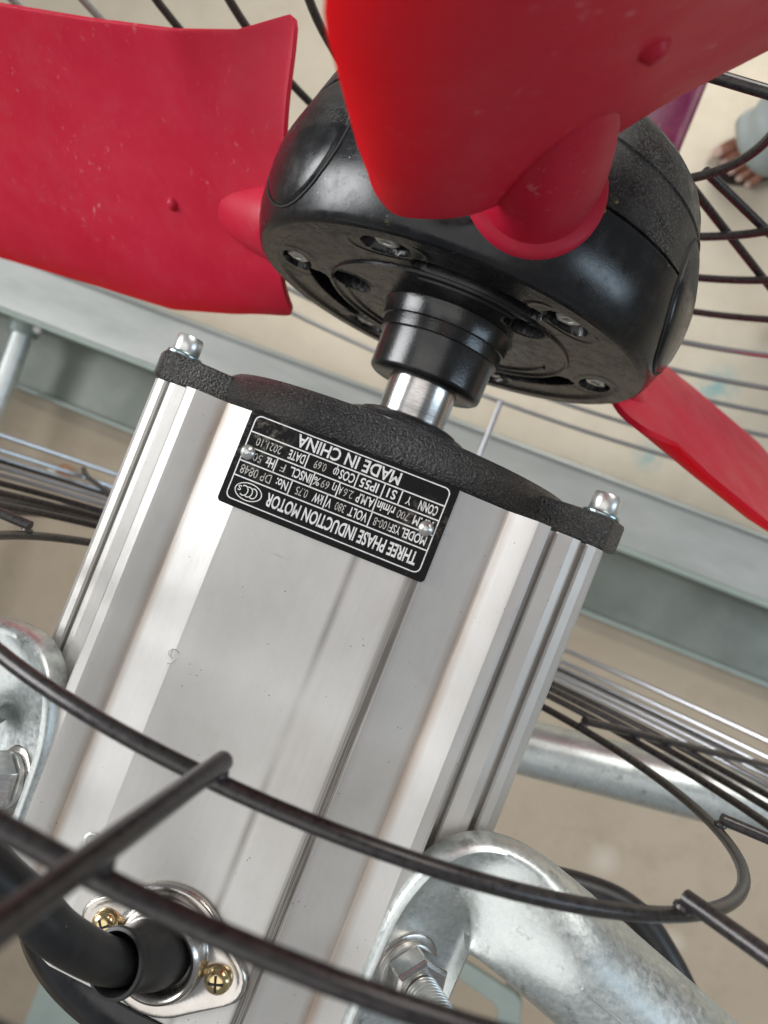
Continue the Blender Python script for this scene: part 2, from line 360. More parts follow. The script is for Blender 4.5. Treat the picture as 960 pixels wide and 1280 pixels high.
mg = thing('magenta_panel', (60, 380, -330), 'deep magenta plastic panel showing in a sliver between the black hub and the top blade', 'plastic panel')
rows = []
for i in range(9):
    u = i / 8; rows.append([(22 + (66 + 2 * v) * u, 300 + 190 * v, -300 - 14 * math.sin(u * 2.6)) for v in [j / 8 for j in range(9)]])
o = build('panel', MB().grid(rows), 'magenta', mg)
md = o.modifiers.new('thick', 'SOLIDIFY'); md.thickness = 0.003
build('panel_rib', MB().box((60, 305, -330), (63, 480, -315)), 'magenta', mg, smooth=None)

sc = thing('copper_scrap', (-705, -150, -990), 'small copper and white scrap lying on the floor left of the motor', 'scrap')
build('copper_end', MB().lathe([(0, 5), (4, 12), (14, 14), (24, 10), (28, 3)], (-722, -158, -985), (1, 0.3, 0.4), 12), 'copper', sc)
build('pale_end', MB().lathe([(0, 4), (6, 9), (20, 9), (26, 4)], (-748, -164, -992), (1, 0.25, 0.1), 12), 'white', sc)
bc = tag(build('black_hose', MB().tube(catmull([(110, -225, -168), (155, -203, -162), (200, -192, -160), (232, -194, -160), (260, -212, -160), (286, -236, -162), (325, -275, -180)], 8), 9, 16), 'rubber'), 'black hose curving behind the right mounting arm', 'hose')

# ------------------------------------------------------------------ person standing beyond the fan
pr = thing('person', (330, 700, -1000), 'person in light blue grey trousers and dark sandals standing at the right edge', 'person')
def skin_chain(name, V, E, mat, parent, lvl=2):
    me = bpy.data.meshes.new(name); off = parent.location
    me.from_pydata([(Vector(v[0]) * MM - off) for v in V], E, [])
    o = bpy.data.objects.new(name, me); C.objects.link(o); o.parent = parent
    md = o.modifiers.new('skin', 'SKIN'); md.use_smooth_shade = True
    for i, v in enumerate(V):
        sv = me.skin_vertices[0].data[i]; r = v[1] if isinstance(v[1], tuple) else (v[1], v[1]); sv.radius = (r[0] * MM, r[1] * MM); sv.use_root = (i == 0)
    s2 = o.modifiers.new('sub', 'SUBSURF'); s2.levels = lvl; s2.render_levels = lvl
    me.materials.append(M[mat]); return o
V = []; E = []
def add_leg(an, toe_dir, hip, knee):
    an = Vector(an); d = Vector(toe_dir).normalized(); s_ = Vector((-d.y, d.x, 0))
    k = len(V)
    V.append((hip, 78)); V.append((knee, 56)); V.append((tuple((Vector(knee) + an) / 2), 50)); V.append((tuple(an), 36)); V.append((tuple(an + d * 60 + Vector((0, 0, -42))), 36)); V.append((tuple(an + d * 105 + Vector((0, 0, -58))), (40, 22)))
    V.append((tuple(an - d * 32 + Vector((0, 0, -55))), 28))
    E.extend([(k, k + 1), (k + 1, k + 2), (k + 2, k + 3), (k + 3, k + 4), (k + 4, k + 5), (k + 3, k + 6)])
    tips = []
    for i, (sd, ln, rr) in enumerate(((-30, 62, 13), (-12, 60, 10), (4, 56, 9.5), (19, 50, 9), (33, 42, 8.5))):
        a = an + d * 112 + s_ * sd * 0.8 + Vector((0, 0, -66)); b = an + d * (112 + ln * 0.55) + s_ * sd * 1.12 + Vector((0, 0, -66)); c = an + d * (112 + ln) + s_ * sd * 1.18 + Vector((0, 0, -76))
        q = len(V); V.append((tuple(a), rr * 1.1)); V.append((tuple(b), rr * 1.05)); V.append((tuple(c), rr * 0.9)); E.extend([(k + 5, q), (q, q + 1), (q + 1, q + 2)]); tips.append((c, rr, d))
    return k, tips
V.append(((510, 880, -90), 120))
k1, tips1 = add_leg((309, 893, -915), (-0.68, -0.73, 0), (430, 960, -150), (390, 960, -520))
k2, tips2 = add_leg((520, 640, -915), (-0.70, -0.72, 0), (580, 800, -150), (560, 700, -520))
E += [(0, k1), (0, k2)]
V.append(((515, 885, 180), 125)); V.append(((520, 890, 420), 150)); V.append(((515, 885, 520), 60)); V.append(((505, 880, 640), 95))
n0 = len(V) - 4; E += [(0, n0), (n0, n0 + 1), (n0 + 1, n0 + 2), (n0 + 2, n0 + 3)]
body = skin_chain('body', V, E, 'skin', pr)
for c, rr, d in tips1 + tips2:
    build('toenail', MB().lathe([(0, rr * 0.72), (1.6, rr * 0.6), (2.2, rr * 0.3)], tuple(c + Vector((0, 0, rr * 0.82)) - d * 1), (d.x * 0.3, d.y * 0.3, 1), 12), 'nail', pr)
def trouser(an, knee, hip, jig):
    pts = catmull([tuple(Vector(an) + Vector((-20, -16, -8))), tuple(Vector(an).lerp(Vector(knee), 0.25)), knee, hip], 10); P = pts; rows = []
    for i, p in enumerate(P):
        u = i / (len(P) - 1); tg = (P[min(i + 1, len(P) - 1)] - P[max(i - 1, 0)]).normalized(); a = Vector((1, 0, 0)); a = (a - tg * a.dot(tg)).normalized(); b = tg.cross(a)
        rr = 58 + 40 * u + 2.5 * math.sin(i * 1.9 + jig)
        rows.append([p + (a * math.cos(q) + b * math.sin(q)) * (rr + 3.5 * math.sin(3 * q + i * 0.6 + jig)) for q in [2 * PI * k / 28 for k in range(28)]])
    o = build('trouser_leg', MB().grid(rows, closed_v=True), 'denim', pr, smooth=80)
    md = o.modifiers.new('thick', 'SOLIDIFY'); md.thickness = 0.003
trouser((243, 819, -948), (390, 960, -520), (430, 960, -150), 0.3)
trouser((440, 566, -958), (560, 700, -520), (580, 800, -150), 1.7)
pr_shift = 26
for an, d in (((309, 893), (-0.68, -0.73)), ((520, 640), (-0.70, -0.72))):
    d = Vector((d[0], d[1], 0)).normalized(); s_ = Vector((-d.y, d.x, 0)); a = Vector((an[0], an[1], 0))
    outl = []
    for q in range(28):
        g = 2 * PI * q / 28; outl.append(a + d * (62 + 122 * math.cos(g)) + s_ * ((44 + 8 * math.cos(g)) * math.sin(g)))
    build('sandal', MB().prism([(p.x, p.y) for p in outl], -999, -1000 + 9, lambda p, z: (p[0], p[1], z)), 'sandal', pr, smooth=None)
    build('sandal_strap', MB().tube([a + d * 108 + s_ * (x * 46) + Vector((0, 0, -985 + 42 * math.sqrt(max(0, 1 - x * x)))) for x in [-1, -.8, -.5, 0, .5, .8, 1]], 7, 10), 'sandal', pr)

pr.location.x += pr_shift * MM

# ------------------------------------------------------------------ wire guards
GC = (19.4, 11.4)
def ring_pts(r, y, n=120): return [pol(360 * k / n, r, y, c=GC) for k in range(n)]
rg = thing('rear_fan_guard', (GC[0], -89, GC[1]), 'dark wire rear fan guard whose rings cross in front of and behind the motor', 'fan guard')
for i, r in enumerate((171.5, 225.5, 262, 299, 341, 383, 426)):
    build('ring', MB().tube(ring_pts(r, -89 + (0 if r < 400 else -1)), 2.2, 12, closed=True), 'wire' if i < 3 else 'wire_bright' if i in (4, 5) else 'wire', rg)
for r, y in ((458, -91), (478, -86), (488, -74)):
    build('ring', MB().tube(ring_pts(r, y), 2.4, 10, closed=True), 'wire_bright', rg)
def rod_mesh(r0, r1, y, curve):
    pts = [Vector((0, y, r0)), Vector((0, y, (r0 + r1) / 2)), Vector((0, y, r1 - 25))] + [Vector((0, y + curve * k, r1 - 25 + 25 * math.sin(k * PI / 8))) for k in (1, 2, 3, 4)]
    return pts
def rods(parent, angs, r0, r1, y, curve, mat):
    src = None
    for a in angs:
        if src is None:
            m_ = MB().tube(rod_mesh(r0, r1, y - parent.location.y * 1000, curve), 2.5, 14)
            me = bpy.data.meshes.new('rod'); me.from_pydata([(Vector(p) * MM) for p in m_.v], [], m_.f); me.materials.append(M[mat])
            me.polygons.foreach_set('use_smooth', [True] * len(me.polygons)); me.set_sharp_from_angle(angle=math.radians(40))
            src = bpy.data.objects.new('rod', me); C.objects.link(src); src.parent = parent; o = src
        else:
            o = src.copy(); C.objects.link(o); o.parent = parent
        o.rotation_euler = (0, math.radians(a), 0)
rods(rg, (-1.7, 44.0, 90.6, 132, 180, -135, -90, -46), 171.5, 486, -84.0, 1.2, 'wire')

fg = thing('front_fan_guard', (GC[0], 208, GC[1]), 'wire front fan guard seen beyond the hub, its rings crossing the pale floor', 'fan guard')
for i, (r, y) in enumerate(((87, 208), (144, 208), (197, 208), (253, 208), (318, 208), (384, 205), (436, 200), (468, 188), (484, 170), (490, 150))):
    build('ring', MB().tube(ring_pts(r, y), 2.4, 10, closed=True), 'wire' if i < 4 else 'wire_bright', fg)
rods(fg, (128.5, 137.5, 180, -160, -60), 90, 488, 213, -3.6, 'wire')
build('brace_rod', MB().tube([(64, 203, 40), (120, 202, 41.5), (330, 200, 44)], 2.8, 14), 'wire', fg)
st = tag(build('guard_strut', MB().tube([pol(180, 487, -74, c=GC), pol(180, 491, 40, c=GC), pol(180, 489, 150, c=GC)], 3, 12), 'wire_bright'), 'thin steel strut joining both fan guards beneath the shaft', 'strut')

wsrc = None
for a in (-1.7, 44.0, 90.6, 132, -90, -46):
    for r in (171.9, 225.5, 262):
        p = pol(a, r, -86.6, c=GC)
        if wsrc is None:
            wsrc = build('weld', MB().lathe([(-2.0, 0.8), (-1.4, 2.0), (-0.3, 2.7), (0.8, 2.5), (1.8, 1.0)], tuple(p), (0, 1, 0), 14), 'wire', rg); w0 = p.copy()
        else:
            o = wsrc.copy(); C.objects.link(o); o.parent = rg; o.location = (p - w0) * MM

# ------------------------------------------------------------------ motor
mo = thing('electric_motor', (0, -107, -88), 'ribbed silver aluminium electric motor with black end caps and black nameplate', 'motor')
half = [(0, 87.5), (36.9, 87.5), (38.2, 87.1), (55.6, 79.6), (56.5, 79.4), (57.3, 79.6), (66.6, 84.2), (68.0, 84.6), (71.8, 83.6), (72.8, 82.6), (73.1, 66.0), (73.6, 65.4), (75.4, 65.2), (75.8, 65.8), (76.1, 71.2), (76.9, 71.9), (82.6, 71.2), (85.2, 69.9), (85.9, 69.0), (86.1, 62.6), (86.6, 62.0), (87.6, 61.8), (88.0, 62.3), (88.3, 66.8), (89.2, 67.5), (92.4, 66.2), (95.2, 62.6), (96.7, 57.0), (96.4, 49.0), (95.6, 48.0), (92.0, 47.0), (91.6, 46.0), (91.6, 33.0), (92.2, 32.0), (95.4, 31.0), (96.0, 30.0), (96.0, 24.0), (95.4, 23.0), (92.2, 22.0), (91.6, 21.0), (91.6, 0)]
q1 = half; q2 = [(x, -z) for x, z in half[::-1][1:]]; right = q1 + q2; left = [(-x, z) for x, z in right[::-1][1:-1]]
profl = right + left
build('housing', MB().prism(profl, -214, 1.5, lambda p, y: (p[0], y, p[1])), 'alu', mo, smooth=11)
cap = MB().lathe([(1.7, 60), (1.7, 84.5), (3.0, 86.6), (5.5, 87.6), (11.0, 87.4), (14.6, 86.2), (17.4, 82.5), (18.6, 74), (19.4, 58), (20.4, 42), (22.0, 34), (25.0, 30.0), (27.0, 28.0), (28.0, 19)], n=128)
capo = build('front_end_cap', cap, 'iron', mo, smooth=50)
def lug_prism(sx, sz, y0, y1):
    bx, bz = 91.0, 54.7; d = Vector((bx, bz)).normalized(); n = Vector((-d.y, d.x)); p0 = d * 74
    poly = [p0 - n * 15, d * 86 - n * 12.5, Vector((bx, bz)) - n * 10.5 + d * 2, Vector((bx, bz)) - n * 7 + d * 8.6, Vector((bx, bz)) + n * 7 + d * 8.6, Vector((bx, bz)) + n * 10.5 + d * 2, d * 86 + n * 12.5, p0 + n * 15]
    return MB().prism([(p.x * sx, p.y * sz) for p in poly], y0, y1, lambda p, y: (p[0], y, p[1]))
for sx in (-1, 1):
    for sz in (1, -1): build('lug', lug_prism(sx, sz, 1.9, 14.2), 'iron', capo, smooth=40, bevel=1.6)
rear = build('rear_end_cap', MB().lathe([(-214.2, 60), (-214.2, 89), (-217, 90), (-224, 89), (-231, 85.5), (-236, 79), (-239, 60), (-240, 30)], n=96), 'nylon', mo, smooth=50)
# socket head bolts
def hexpts(r, n=6, ph=0): return [(r * math.cos(2 * PI * k / n + ph), r * math.sin(2 * PI * k / n + ph)) for k in range(n)]
for sx in (-1, 1):
    for sz in (1, -1):
        x_, z_ = 91.0 * sx, 54.7 * sz
        rows = [(15.8, 5.2), (16.3, 5.6), (22.4, 5.6), (23.2, 5.1), (23.3, 3.3), (18.5, 3.1)]
        hb = build('socket_bolt', MB().lathe(rows, (x_, 0, z_), (0, 1, 0), 40), 'zinc', mo, smooth=40)
        build('washer', MB().lathe([(14.3, 6.0), (14.3, 7.3), (14.9, 7.5), (15.6, 7.3), (15.6, 5.4)], (x_, 0, z_), (0, 1, 0), 36), 'blued', mo, smooth=40)
        build('hex_socket', MB().lathe([(23.35, 3.0), (20.5, 2.9)], (x_, 0, z_), (0, 1, 0), 6), 'hollow', hb, smooth=None)
        build('bolt_shank', MB().lathe([(-8, 3.4), (1.8, 3.4)], (x_, 0, z_), (0, 1, 0), 16), 'brass', mo)
build('shaft', MB().lathe([(20, 16.4), (34, 16.4), (34.5, 16.6), (60, 16.6)], n=64), 'steel', mo, smooth=40)
build('shaft_seal', MB().lathe([(26, 24), (29.0, 23.5), (30.0, 21), (29.8, 16.7)], n=64, caps=False), 'rubber', mo, smooth=40)

# nameplate: reads right way up when seen from the fan side
PX, PY, PZ = -2.8, -15.6, 88.4
def pw(x, y, z=0.0): return (PX - x, PY - y, PZ + z)
def rrect(x0, y0, x1, y1, r, n=5):
    out = []
    for cx, cy, a0 in ((x1 - r, y1 - r, 0), (x0 + r, y1 - r, 90), (x0 + r, y0 + r, 180), (x1 - r, y0 + r, 270)):
        for k in range(n + 1):
            a = math.radians(a0 + 90 * k / n); out.append((cx + r * math.cos(a), cy + r * math.sin(a)))
    return out
npl = build('nameplate', MB().prism(rrect(-41.0, -17.9, 40.6, 18.2, 1.6), -0.85, 0, lambda p, z: pw(p[0], p[1], z)), 'plate', mo, smooth=None, bevel=0.2)
def strip(outer, inner):
    n = len(outer); vs = [pw(p[0], p[1], 0.07) for p in outer] + [pw(p[0], p[1], 0.07) for p in inner]
    return MB().add(vs, [(i, (i + 1) % n, n + (i + 1) % n, n + i) for i in range(n)])
build('printed_border', strip(rrect(-38.3, -16.4, 38.2, 15.9, 2.4), rrect(-37.85, -15.95, 37.75, 15.45, 2.0)), 'white', npl, smooth=None)
def plate_line(x0, y0, x1, y1, w_=0.5, mat='white'):
    d = Vector((x1 - x0, y1 - y0)).normalized() * w_ / 2; n = Vector((-d.y, d.x))
    a = Vector((x0, y0)); b = Vector((x1, y1))
    build('ruled_line', MB().add([pw(*(a + n), 0.07), pw(*(b + n), 0.07), pw(*(b - n), 0.07), pw(*(a - n), 0.07)], [(0, 1, 2, 3)]), mat, npl, smooth=None)
ROWS = (7.0, 1.3, -4.3, -9.9)
for y in ROWS: plate_line(-37.85, y, 37.75, y)
for x, r in ((-14.8, 0), (2.6, 0), (16.6, 0), (-14.6, 1), (-0.1, 1), (9.9, 1), (24.7, 1), (-22.2, 2), (-15.4, 2), (-5.2, 2), (14.4, 2)):
    plate_line(x, ROWS[r], x, ROWS[r + 1])
fcache = {}
def text(s, x0, x1, yc, h, mat='white', bold=0.0, jitter=0, name='lettering'):
    cu = bpy.data.curves.new('t', 'FONT'); cu.body = s; cu.size = 1; cu.offset = bold; cu.resolution_u = 3
    o = bpy.data.objects.new('t', cu); C.objects.link(o)
    dg = bpy.context.evaluated_depsgraph_get(); me = bpy.data.meshes.new_from_object(o.evaluated_get(dg))
    bpy.data.objects.remove(o); bpy.data.curves.remove(cu)
    vs = [v.co.copy() for v in me.vertices]; fs = [tuple(p.vertices) for p in me.polygons]; bpy.data.meshes.remove(me)
    if not vs: return
    ax = min(v.x for v in vs); bx = max(v.x for v in vs)
    sx = (x1 - x0) / (bx - ax); sy = h / 0.70
    mb = MB().add([pw(x0 + (v.x - ax) * sx, yc - h / 2 + v.y * sy + (random.uniform(-1, 1) * 0 if not jitter else 0), 0.075) for v in vs], fs)
    build(name, mb, mat, npl, smooth=None)
text('THREE PHASE INDUCTION MOTOR', -35.6, 23.3, 11.2, 4.7, bold=0.026)
text('MODEL', -36.4, -27.0, 4.15, 3.35, bold=0.021); text('YSF', -26.6, -22.6, 4.15, 3.0, bold=0.008); text('100-8', -22.2, -16.4, 4.15, 3.1, 'stamp')
text('VOLT', -13.8, -6.6, 4.15, 3.35, bold=0.021); text('380', -5.2, -1.4, 4.15, 3.0, 'stamp'); text('V', 0.2, 2.0, 4.15, 3.35, bold=0.021)
text('kW', 3.6, 7.4, 4.15, 3.35, bold=0.021); text('0.75', 9.6, 14.2, 4.15, 3.1, 'stamp')
text('No:', 17.6, 22.2, 4.15, 3.35, bold=0.021); text('DP 0848', 24.2, 36.4, 4.15, 3.4, 'stamp')
text('R.P.M', -36.6, -29.4, -1.5, 3.35, bold=0.021); text('700', -27.6, -23.2, -1.5, 3.0, 'stamp'); text('r/min', -22.0, -15.4, -1.5, 3.35, bold=0.021)
text('A.M.P', -14.0, -7.4, -1.5, 3.35, bold=0.021); text('2.6', -6.0, -2.4, -1.5, 3.0, 'stamp'); text('A', -1.8, -0.5, -1.5, 3.0, bold=0.008)
text('\u03b7', 0.7, 2.1, -1.5, 2.7, bold=0.011); text('69', 3.4, 6.4, -1.5, 3.0, 'stamp'); text('%', 7.0, 9.5, -1.5, 3.0, bold=0.008)
text('INSCL.', 10.5, 19.0, -1.5, 3.35, bold=0.021); text('F', 20.8, 22.6, -1.5, 3.0, 'stamp'); text('Hz', 25.3, 28.6, -1.5, 3.35, bold=0.021); text('50', 30.2, 33.6, -1.5, 3.0, 'stamp')
text('CONN', -36.4, -29.4, -7.1, 3.35, bold=0.021); text('Y', -26.4, -24.4, -7.1, 3.0, bold=0.008); text('S1', -20.6, -17.2, -7.1, 3.35, bold=0.021)
text('IP55', -13.6, -6.6, -7.1, 3.35, bold=0.021); text('COS', -4.4, 1.4, -7.1, 3.35, bold=0.021); text('\u03c6', 1.9, 4.0, -7.1, 3.2, bold=0.008); text('0.69', 6.8, 11.4, -7.1, 3.0, 'stamp')
text('DATE', 15.3, 21.6, -7.1, 3.35, bold=0.021); text('2021.10', 24.6, 34.6, -7.1, 3.0, 'stamp')
text('MADE IN CHINA', -19.9, 20.6, -13.0, 4.5, bold=0.021)
ov = lambda a, b, n=40: [(30.4 + a * math.cos(2 * PI * k / n), 11.3 + b * math.sin(2 * PI * k / n)) for k in range(n)]
build('oval_mark', strip(ov(5.4, 3.35), ov(5.0, 2.95)), 'white', npl, smooth=None)
for cx, a, b in ((28.2, 1.75, 2.05), (30.0, 1.75, 2.05), (31.8, 1.75, 2.05)):
    vs = []; n = 16
    for k in range(n + 1):
        g = math.radians(52 + 256 * k / n)
        vs.append(((cx + 0.4 + a * math.cos(g), 11.3 + b * math.sin(g)), (cx + 0.4 + (a - 0.42) * math.cos(g), 11.3 + (b - 0.42) * math.sin(g))))
    build('lettering', MB().add([pw(*p, 0.075) for pr_ in vs for p in pr_], [(2 * i, 2 * i + 1, 2 * i + 3, 2 * i + 2) for i in range(n)]), 'white', npl, smooth=None)
text('S', 33.4, 34.7, 10.9, 1.9, bold=0.014)
for x, y in ((-34.8, -0.2), (36.0, -2.2)):
    p = pw(x, y, 0.02)
    build('rivet', MB().lathe([(0, 2.75), (0.5, 2.8), (1.2, 2.45), (1.8, 1.7), (2.0, 1.1), (2.25, 1.0), (2.35, 0.5)], p, (0, 0, 1), 28), 'zinc', npl, smooth=50)

# cable gland: lobed pressed flange, two cross-head screws, rubber boot
gx, gy = 0.2, -189.5
def lobed(g, rc=23.5, lx=23.5, lr=9.3):
    # outline radius of the hull of a big circle and two small lobes
    best = 0
    for k in range(0, 21):
        f = k / 20; cx = lx * f; r = rc + (lr - rc) * f
        for s_ in (-1, 1):
            c = cx * s_; b = c * math.cos(g); disc = r * r - (c * math.sin(g)) ** 2
            if disc > 0: best = max(best, b + math.sqrt(disc))
    return best
N = 72; rows = []
for dz, ins in ((0, 0), (1.2, -0.1), (2.4, 0.5), (3.0, 1.6), (2.5, 3.2), (2.3, 4.2)):
    rows.append([(gx + (lobed(2 * PI * k / N) - ins) * math.cos(2 * PI * k / N), gy + (lobed(2 * PI * k / N) - ins) * math.sin(2 * PI * k / N), 87.55 + dz) for k in range(N)])
rows.append([(gx + 17.5 * math.cos(2 * PI * k / N), gy + 17.5 * math.sin(2 * PI * k / N), 89.9) for k in range(N)])
for r, z in ((16.6, 91.0), (16.2, 94.5), (15.4, 96.2), (14.2, 97.0), (13.0, 96.4), (12.4, 94.5), (12.4, 88.0)):
    rows.append([(gx + r * math.cos(2 * PI * k / N), gy + r * math.sin(2 * PI * k / N), z) for k in range(N)])
gl = build('gland_flange', MB().grid(rows, closed_v=True), 'pressed', mo, smooth=60)
# the domed saucer visible behind the flange
for sx in (-21.8, 23.4):
    scw = build('gland_screw', MB().lathe([(0, 4.6), (0.6, 4.9), (1.8, 4.6), (2.9, 3.5), (3.4, 2.0), (3.5, 0.6)], (gx + sx - 1.0, gy, 90.0), (0, 0, 1), 32), 'brass', mo, smooth=50)
    rot = Matrix.Translation((gx + sx - 1.0, gy, 0)) @ Matrix.Rotation(0.5 + sx, 4, 'Z')
    cross = MB().box((-2.8, -0.45, 92.4), (2.8, 0.45, 93.52)).box((-0.45, -2.8, 92.41), (0.45, 2.8, 93.53))
    build('cross_recess', cross, 'hollow', scw, smooth=None, xf=rot)
bt_ax = Vector((-9.5, 5.5, 28)).normalized()
build('rubber_boot', MB().lathe([(0, 12.2), (7, 12.0), (17, 10.6), (22, 9.9), (24.5, 10.6), (26.2, 11.0), (27.4, 10.6), (27.6, 9.6), (26.5, 8.9), (15, 8.7)], (gx, gy, 88.5), tuple(bt_ax), 48, caps=False), 'rubber', mo, smooth=60)
# dents and punch marks on the flat face
for x, y, r in ((-39.0, -167.0, 3.3),):
    build('pressed_mark', MB().lathe([(0.02, r + 0.5), (0.25, r + 0.15), (0.25, r - 0.3), (-0.1, r - 0.9)], (x, y, 87.5), (0, 0, 1), 28, caps=False), 'zinc', mo, smooth=60)
build('pressed_mark', MB().tube([(-37 + 2.2 * math.cos(a), -92 + 1.7 * math.sin(a), 87.55) for a in [0.6 + 0.5 * k for k in range(9)]], 0.22, 6), 'zinc', mo)
build('pressed_mark', MB().tube([(-38.0, -96, 87.6), (-36.5, -95, 87.6), (-35.8, -93.5, 87.6)], 0.2, 6), 'zinc', mo)

# ------------------------------------------------------------------ power cable
cable = tag(build('power_cable', MB().tube(catmull([tuple(Vector((gx, gy, 88.5)) + bt_ax * 12), tuple(Vector((gx, gy, 88.5)) + bt_ax * 25), (-13.0, -179.5, 122), (-22, -169, 136), (-30, -160, 144), (-41, -151, 152), (-62, -138, 160), (-110, -118, 168), (-230, -120, 120), (-300, -120, -100), (-320, -130, -500), (-330, -200, -985)], 10), 7.1, 28), 'rubber'), 'thick black rubber power cable entering the gland boot on the motor', 'cable')

# ------------------------------------------------------------------ galvanised mounting arms
def arm(sx, label):
    a = thing('mounting_arm', (84 * sx, -160, 66), label, 'mounting arm', 'galvanised mounting arms bolted to the motor')
    nrm = Vector((0.55, 0, 0.835)).normalized()          # plate normal
    side = Vector((0.835, 0, -0.55)).normalized()        # outward across the plate
    # centre line: along the plate towards +Y, over the bend, then out and back
    P = catmull([(83, -236, 70), (83, -200, 70.5), (83.5, -165, 71), (85, -144, 71.5), (91, -132.5, 72), (102, -130, 71), (118, -134, 68), (150, -145.5, 63), (195, -161.5, 58), (260, -186, 50), (340, -216, 40)], 12)
    n = 40; rows = []; tot = len(P) - 1
    L = [0.0]
    for i in range(tot): L.append(L[-1] + (P[i + 1] - P[i]).length)
    for i, p in enumerate(P):
        tg = (P[min(i + 1, tot)] - P[max(i - 1, 0)]).normalized(); s_ = L[i]
        m = min(1, max(0, (s_ - 92) / 62)); m = m * m * (3 - 2 * m)
        nv = (nrm * (1 - m) + Vector((0, 0, 1)) * m); nv = (nv - tg * nv.dot(tg)).normalized(); wv_ = tg.cross(nv)
        hw = 20.5 + (21.5 - 20.5) * m; ht = 4.2 + (21.5 - 4.2) * m
        rim = 1 - m
        ring = []
        for k in range(n):
            g = 2 * PI * k / n; cx = math.cos(g); sy = math.sin(g)
            e = 0.55 + 0.45 * m
            x = math.copysign(abs(cx) ** e, cx) * hw; z = math.copysign(abs(sy) ** e, sy) * ht
            if sy > 0 and rim > 0: z = z * (1 - 0.0 * rim) + rim * (-5.2 * max(0, 1 - (abs(cx) / 0.80) ** 4) + 3.4)
            ring.append(p + wv_ * x + nv * z)
        rows.append([Vector((q.x * sx, q.y, q.z)) for q in ring])
    mb_ = MB().grid(rows, closed_v=True); mb_.f.append(tuple(range(n))); e = tot * n; mb_.f.append(tuple(e + k for k in reversed(range(n))))
    tube = build('tube', mb_, 'galv', a, smooth=60)
    # rolled seam line along the pipe
    seam = []
    for i in range(64, tot + 1, 3):
        tg = (P[min(i + 1, tot)] - P[max(i - 1, 0)]).normalized(); nv = Vector((0, 0, 1)); nv = (nv - tg * nv.z).normalized(); wv_ = tg.cross(nv)
        ss = L[i]; m = min(1, max(0, (ss - 92) / 62)); m = m * m * (3 - 2 * m); n2 = (nrm * (1 - m) + Vector((0, 0, 1)) * m); n2 = (n2 - tg * n2.dot(tg)).normalized(); w2 = tg.cross(n2)
        hw = 20.5 + m; ht = 4.2 + 17.3 * m; g = math.radians(92)
        if m < 0.985: continue
        q = P[i] + w2 * (math.cos(g) * hw) + n2 * (math.sin(g) * ht + 0.05); seam.append((q.x * sx, q.y, q.z))
    build('rolled_seam', MB().tube(seam, 0.5, 6), 'zinc', tube)
    base = Vector((80.0, -165.0, 72.5)); nr = Vector((nrm.x * sx, 0, nrm.z)); b0 = Vector((base.x * sx, base.y, base.z)) + nr * 2.4
    build('washer', MB().lathe([(0, 12.6), (0.6, 13.2), (1.8, 13.2), (2.3, 12.4), (2.3, 7)], tuple(b0), tuple(nr), 40), 'pressed', a, smooth=40)
    build('spring_washer', MB().lathe([(2.3, 10.2), (2.6, 10.6), (4.4, 10.6), (4.7, 10.0)], tuple(b0), tuple(nr), 40), 'zinc', a, smooth=40)
    build('hex_nut', MB().lathe([(4.7, 9.8), (5.6, 11.6), (13.4, 11.6), (14.4, 9.8), (14.5, 6.0)], tuple(b0), tuple(nr), 6), 'steel', a, smooth=None, bevel=0.5)
    th = [(10, 5.6)]; h = 14.6
    while h < 34: th += [(h, 5.3), (h + 0.4, 6.4), (h + 0.8, 6.4), (h + 1.2, 5.3)]; h += 1.5
    th += [(h, 4.8), (h + 1, 4.0)]
    build('threaded_stud', MB().lathe(th, tuple(b0), tuple(nr), 32), 'zinc', a, smooth=20)
    return a
arm(1, 'galvanised tube arm bolted beside the motor at the lower right of the picture')
arm(-1, 'galvanised tube arm bolted beside the motor at the left edge of the picture')

# ------------------------------------------------------------------ rotor: hub and blades
ro = thing('fan_rotor', (0, 112, 0), 'black round fan hub on the motor shaft carrying three red plastic blades', 'fan rotor')
HP = [(78.5, 92.6), (79.5, 94.6), (82, 96.2), (88, 98.6), (94, 100.2), (100, 100.9), (106, 101.1), (113, 100.9), (120, 99.9), (128, 98.2), (136, 96.4), (144, 94.6), (151, 92.6), (156, 90.2), (160, 86.8), (163, 82), (165.5, 76), (167.5, 68), (169, 55)]
def hr(y): return interp(HP, y)
# moulded rear face
def rear_y(r, th):
    y = 80.0
    if r > 86.5: y = 78.6
    elif r > 84.5: y = 80.0 - 1.4 * (r - 84.5) / 2
    if 58.2 < r < 59.8: y -= 1.0
    
    def sm(d, w_): return max(0.0, min(1.0, 0.5 - d / w_))
    def near(c): return (th - c + 180) % 360 - 180
    for c in (-18, 42, 102, 162, -138, -78):
        a = near(c); dx = math.radians(a) * r; dr = r - 77
        d = math.hypot(dx / 1.55, dr) - 6.6; y += 5.0 * sm(d, 0.9)
        d2 = abs(math.hypot(dx / 1.9, dr) - 9.6) - 0.5; y -= 0.35 * sm(d2, 0.9) * (1 if r < 84 else 0)
    for c in (14, 134, -106):
        a = near(c); dx = max(0, abs(a) - 21); d = math.hypot(math.radians(dx) * r, r - 66.5) - 4.6; y += 14 * sm(d, 0.9)
        if abs(r - 52) < 0.8 and abs(a) < 27: y -= 0.9
    for c in (46, 166, -74):
        a = near(c); d = math.hypot(math.radians(a) * r, r - 50) - 9.0; y += 14 * sm(d, 0.9)
        d2 = abs(d - 1.9) - 0.5; y -= 0.4 * sm(d2, 0.9)
    return y
NR, NTH = 130, 480
rows = []
for i in range(NR):
    r = 27.6 + (92.0 - 27.6) * i / (NR - 1)
    rows.append([pol(360 * k / NTH, r, rear_y(r, 360 * k / NTH)) for k in range(NTH)])
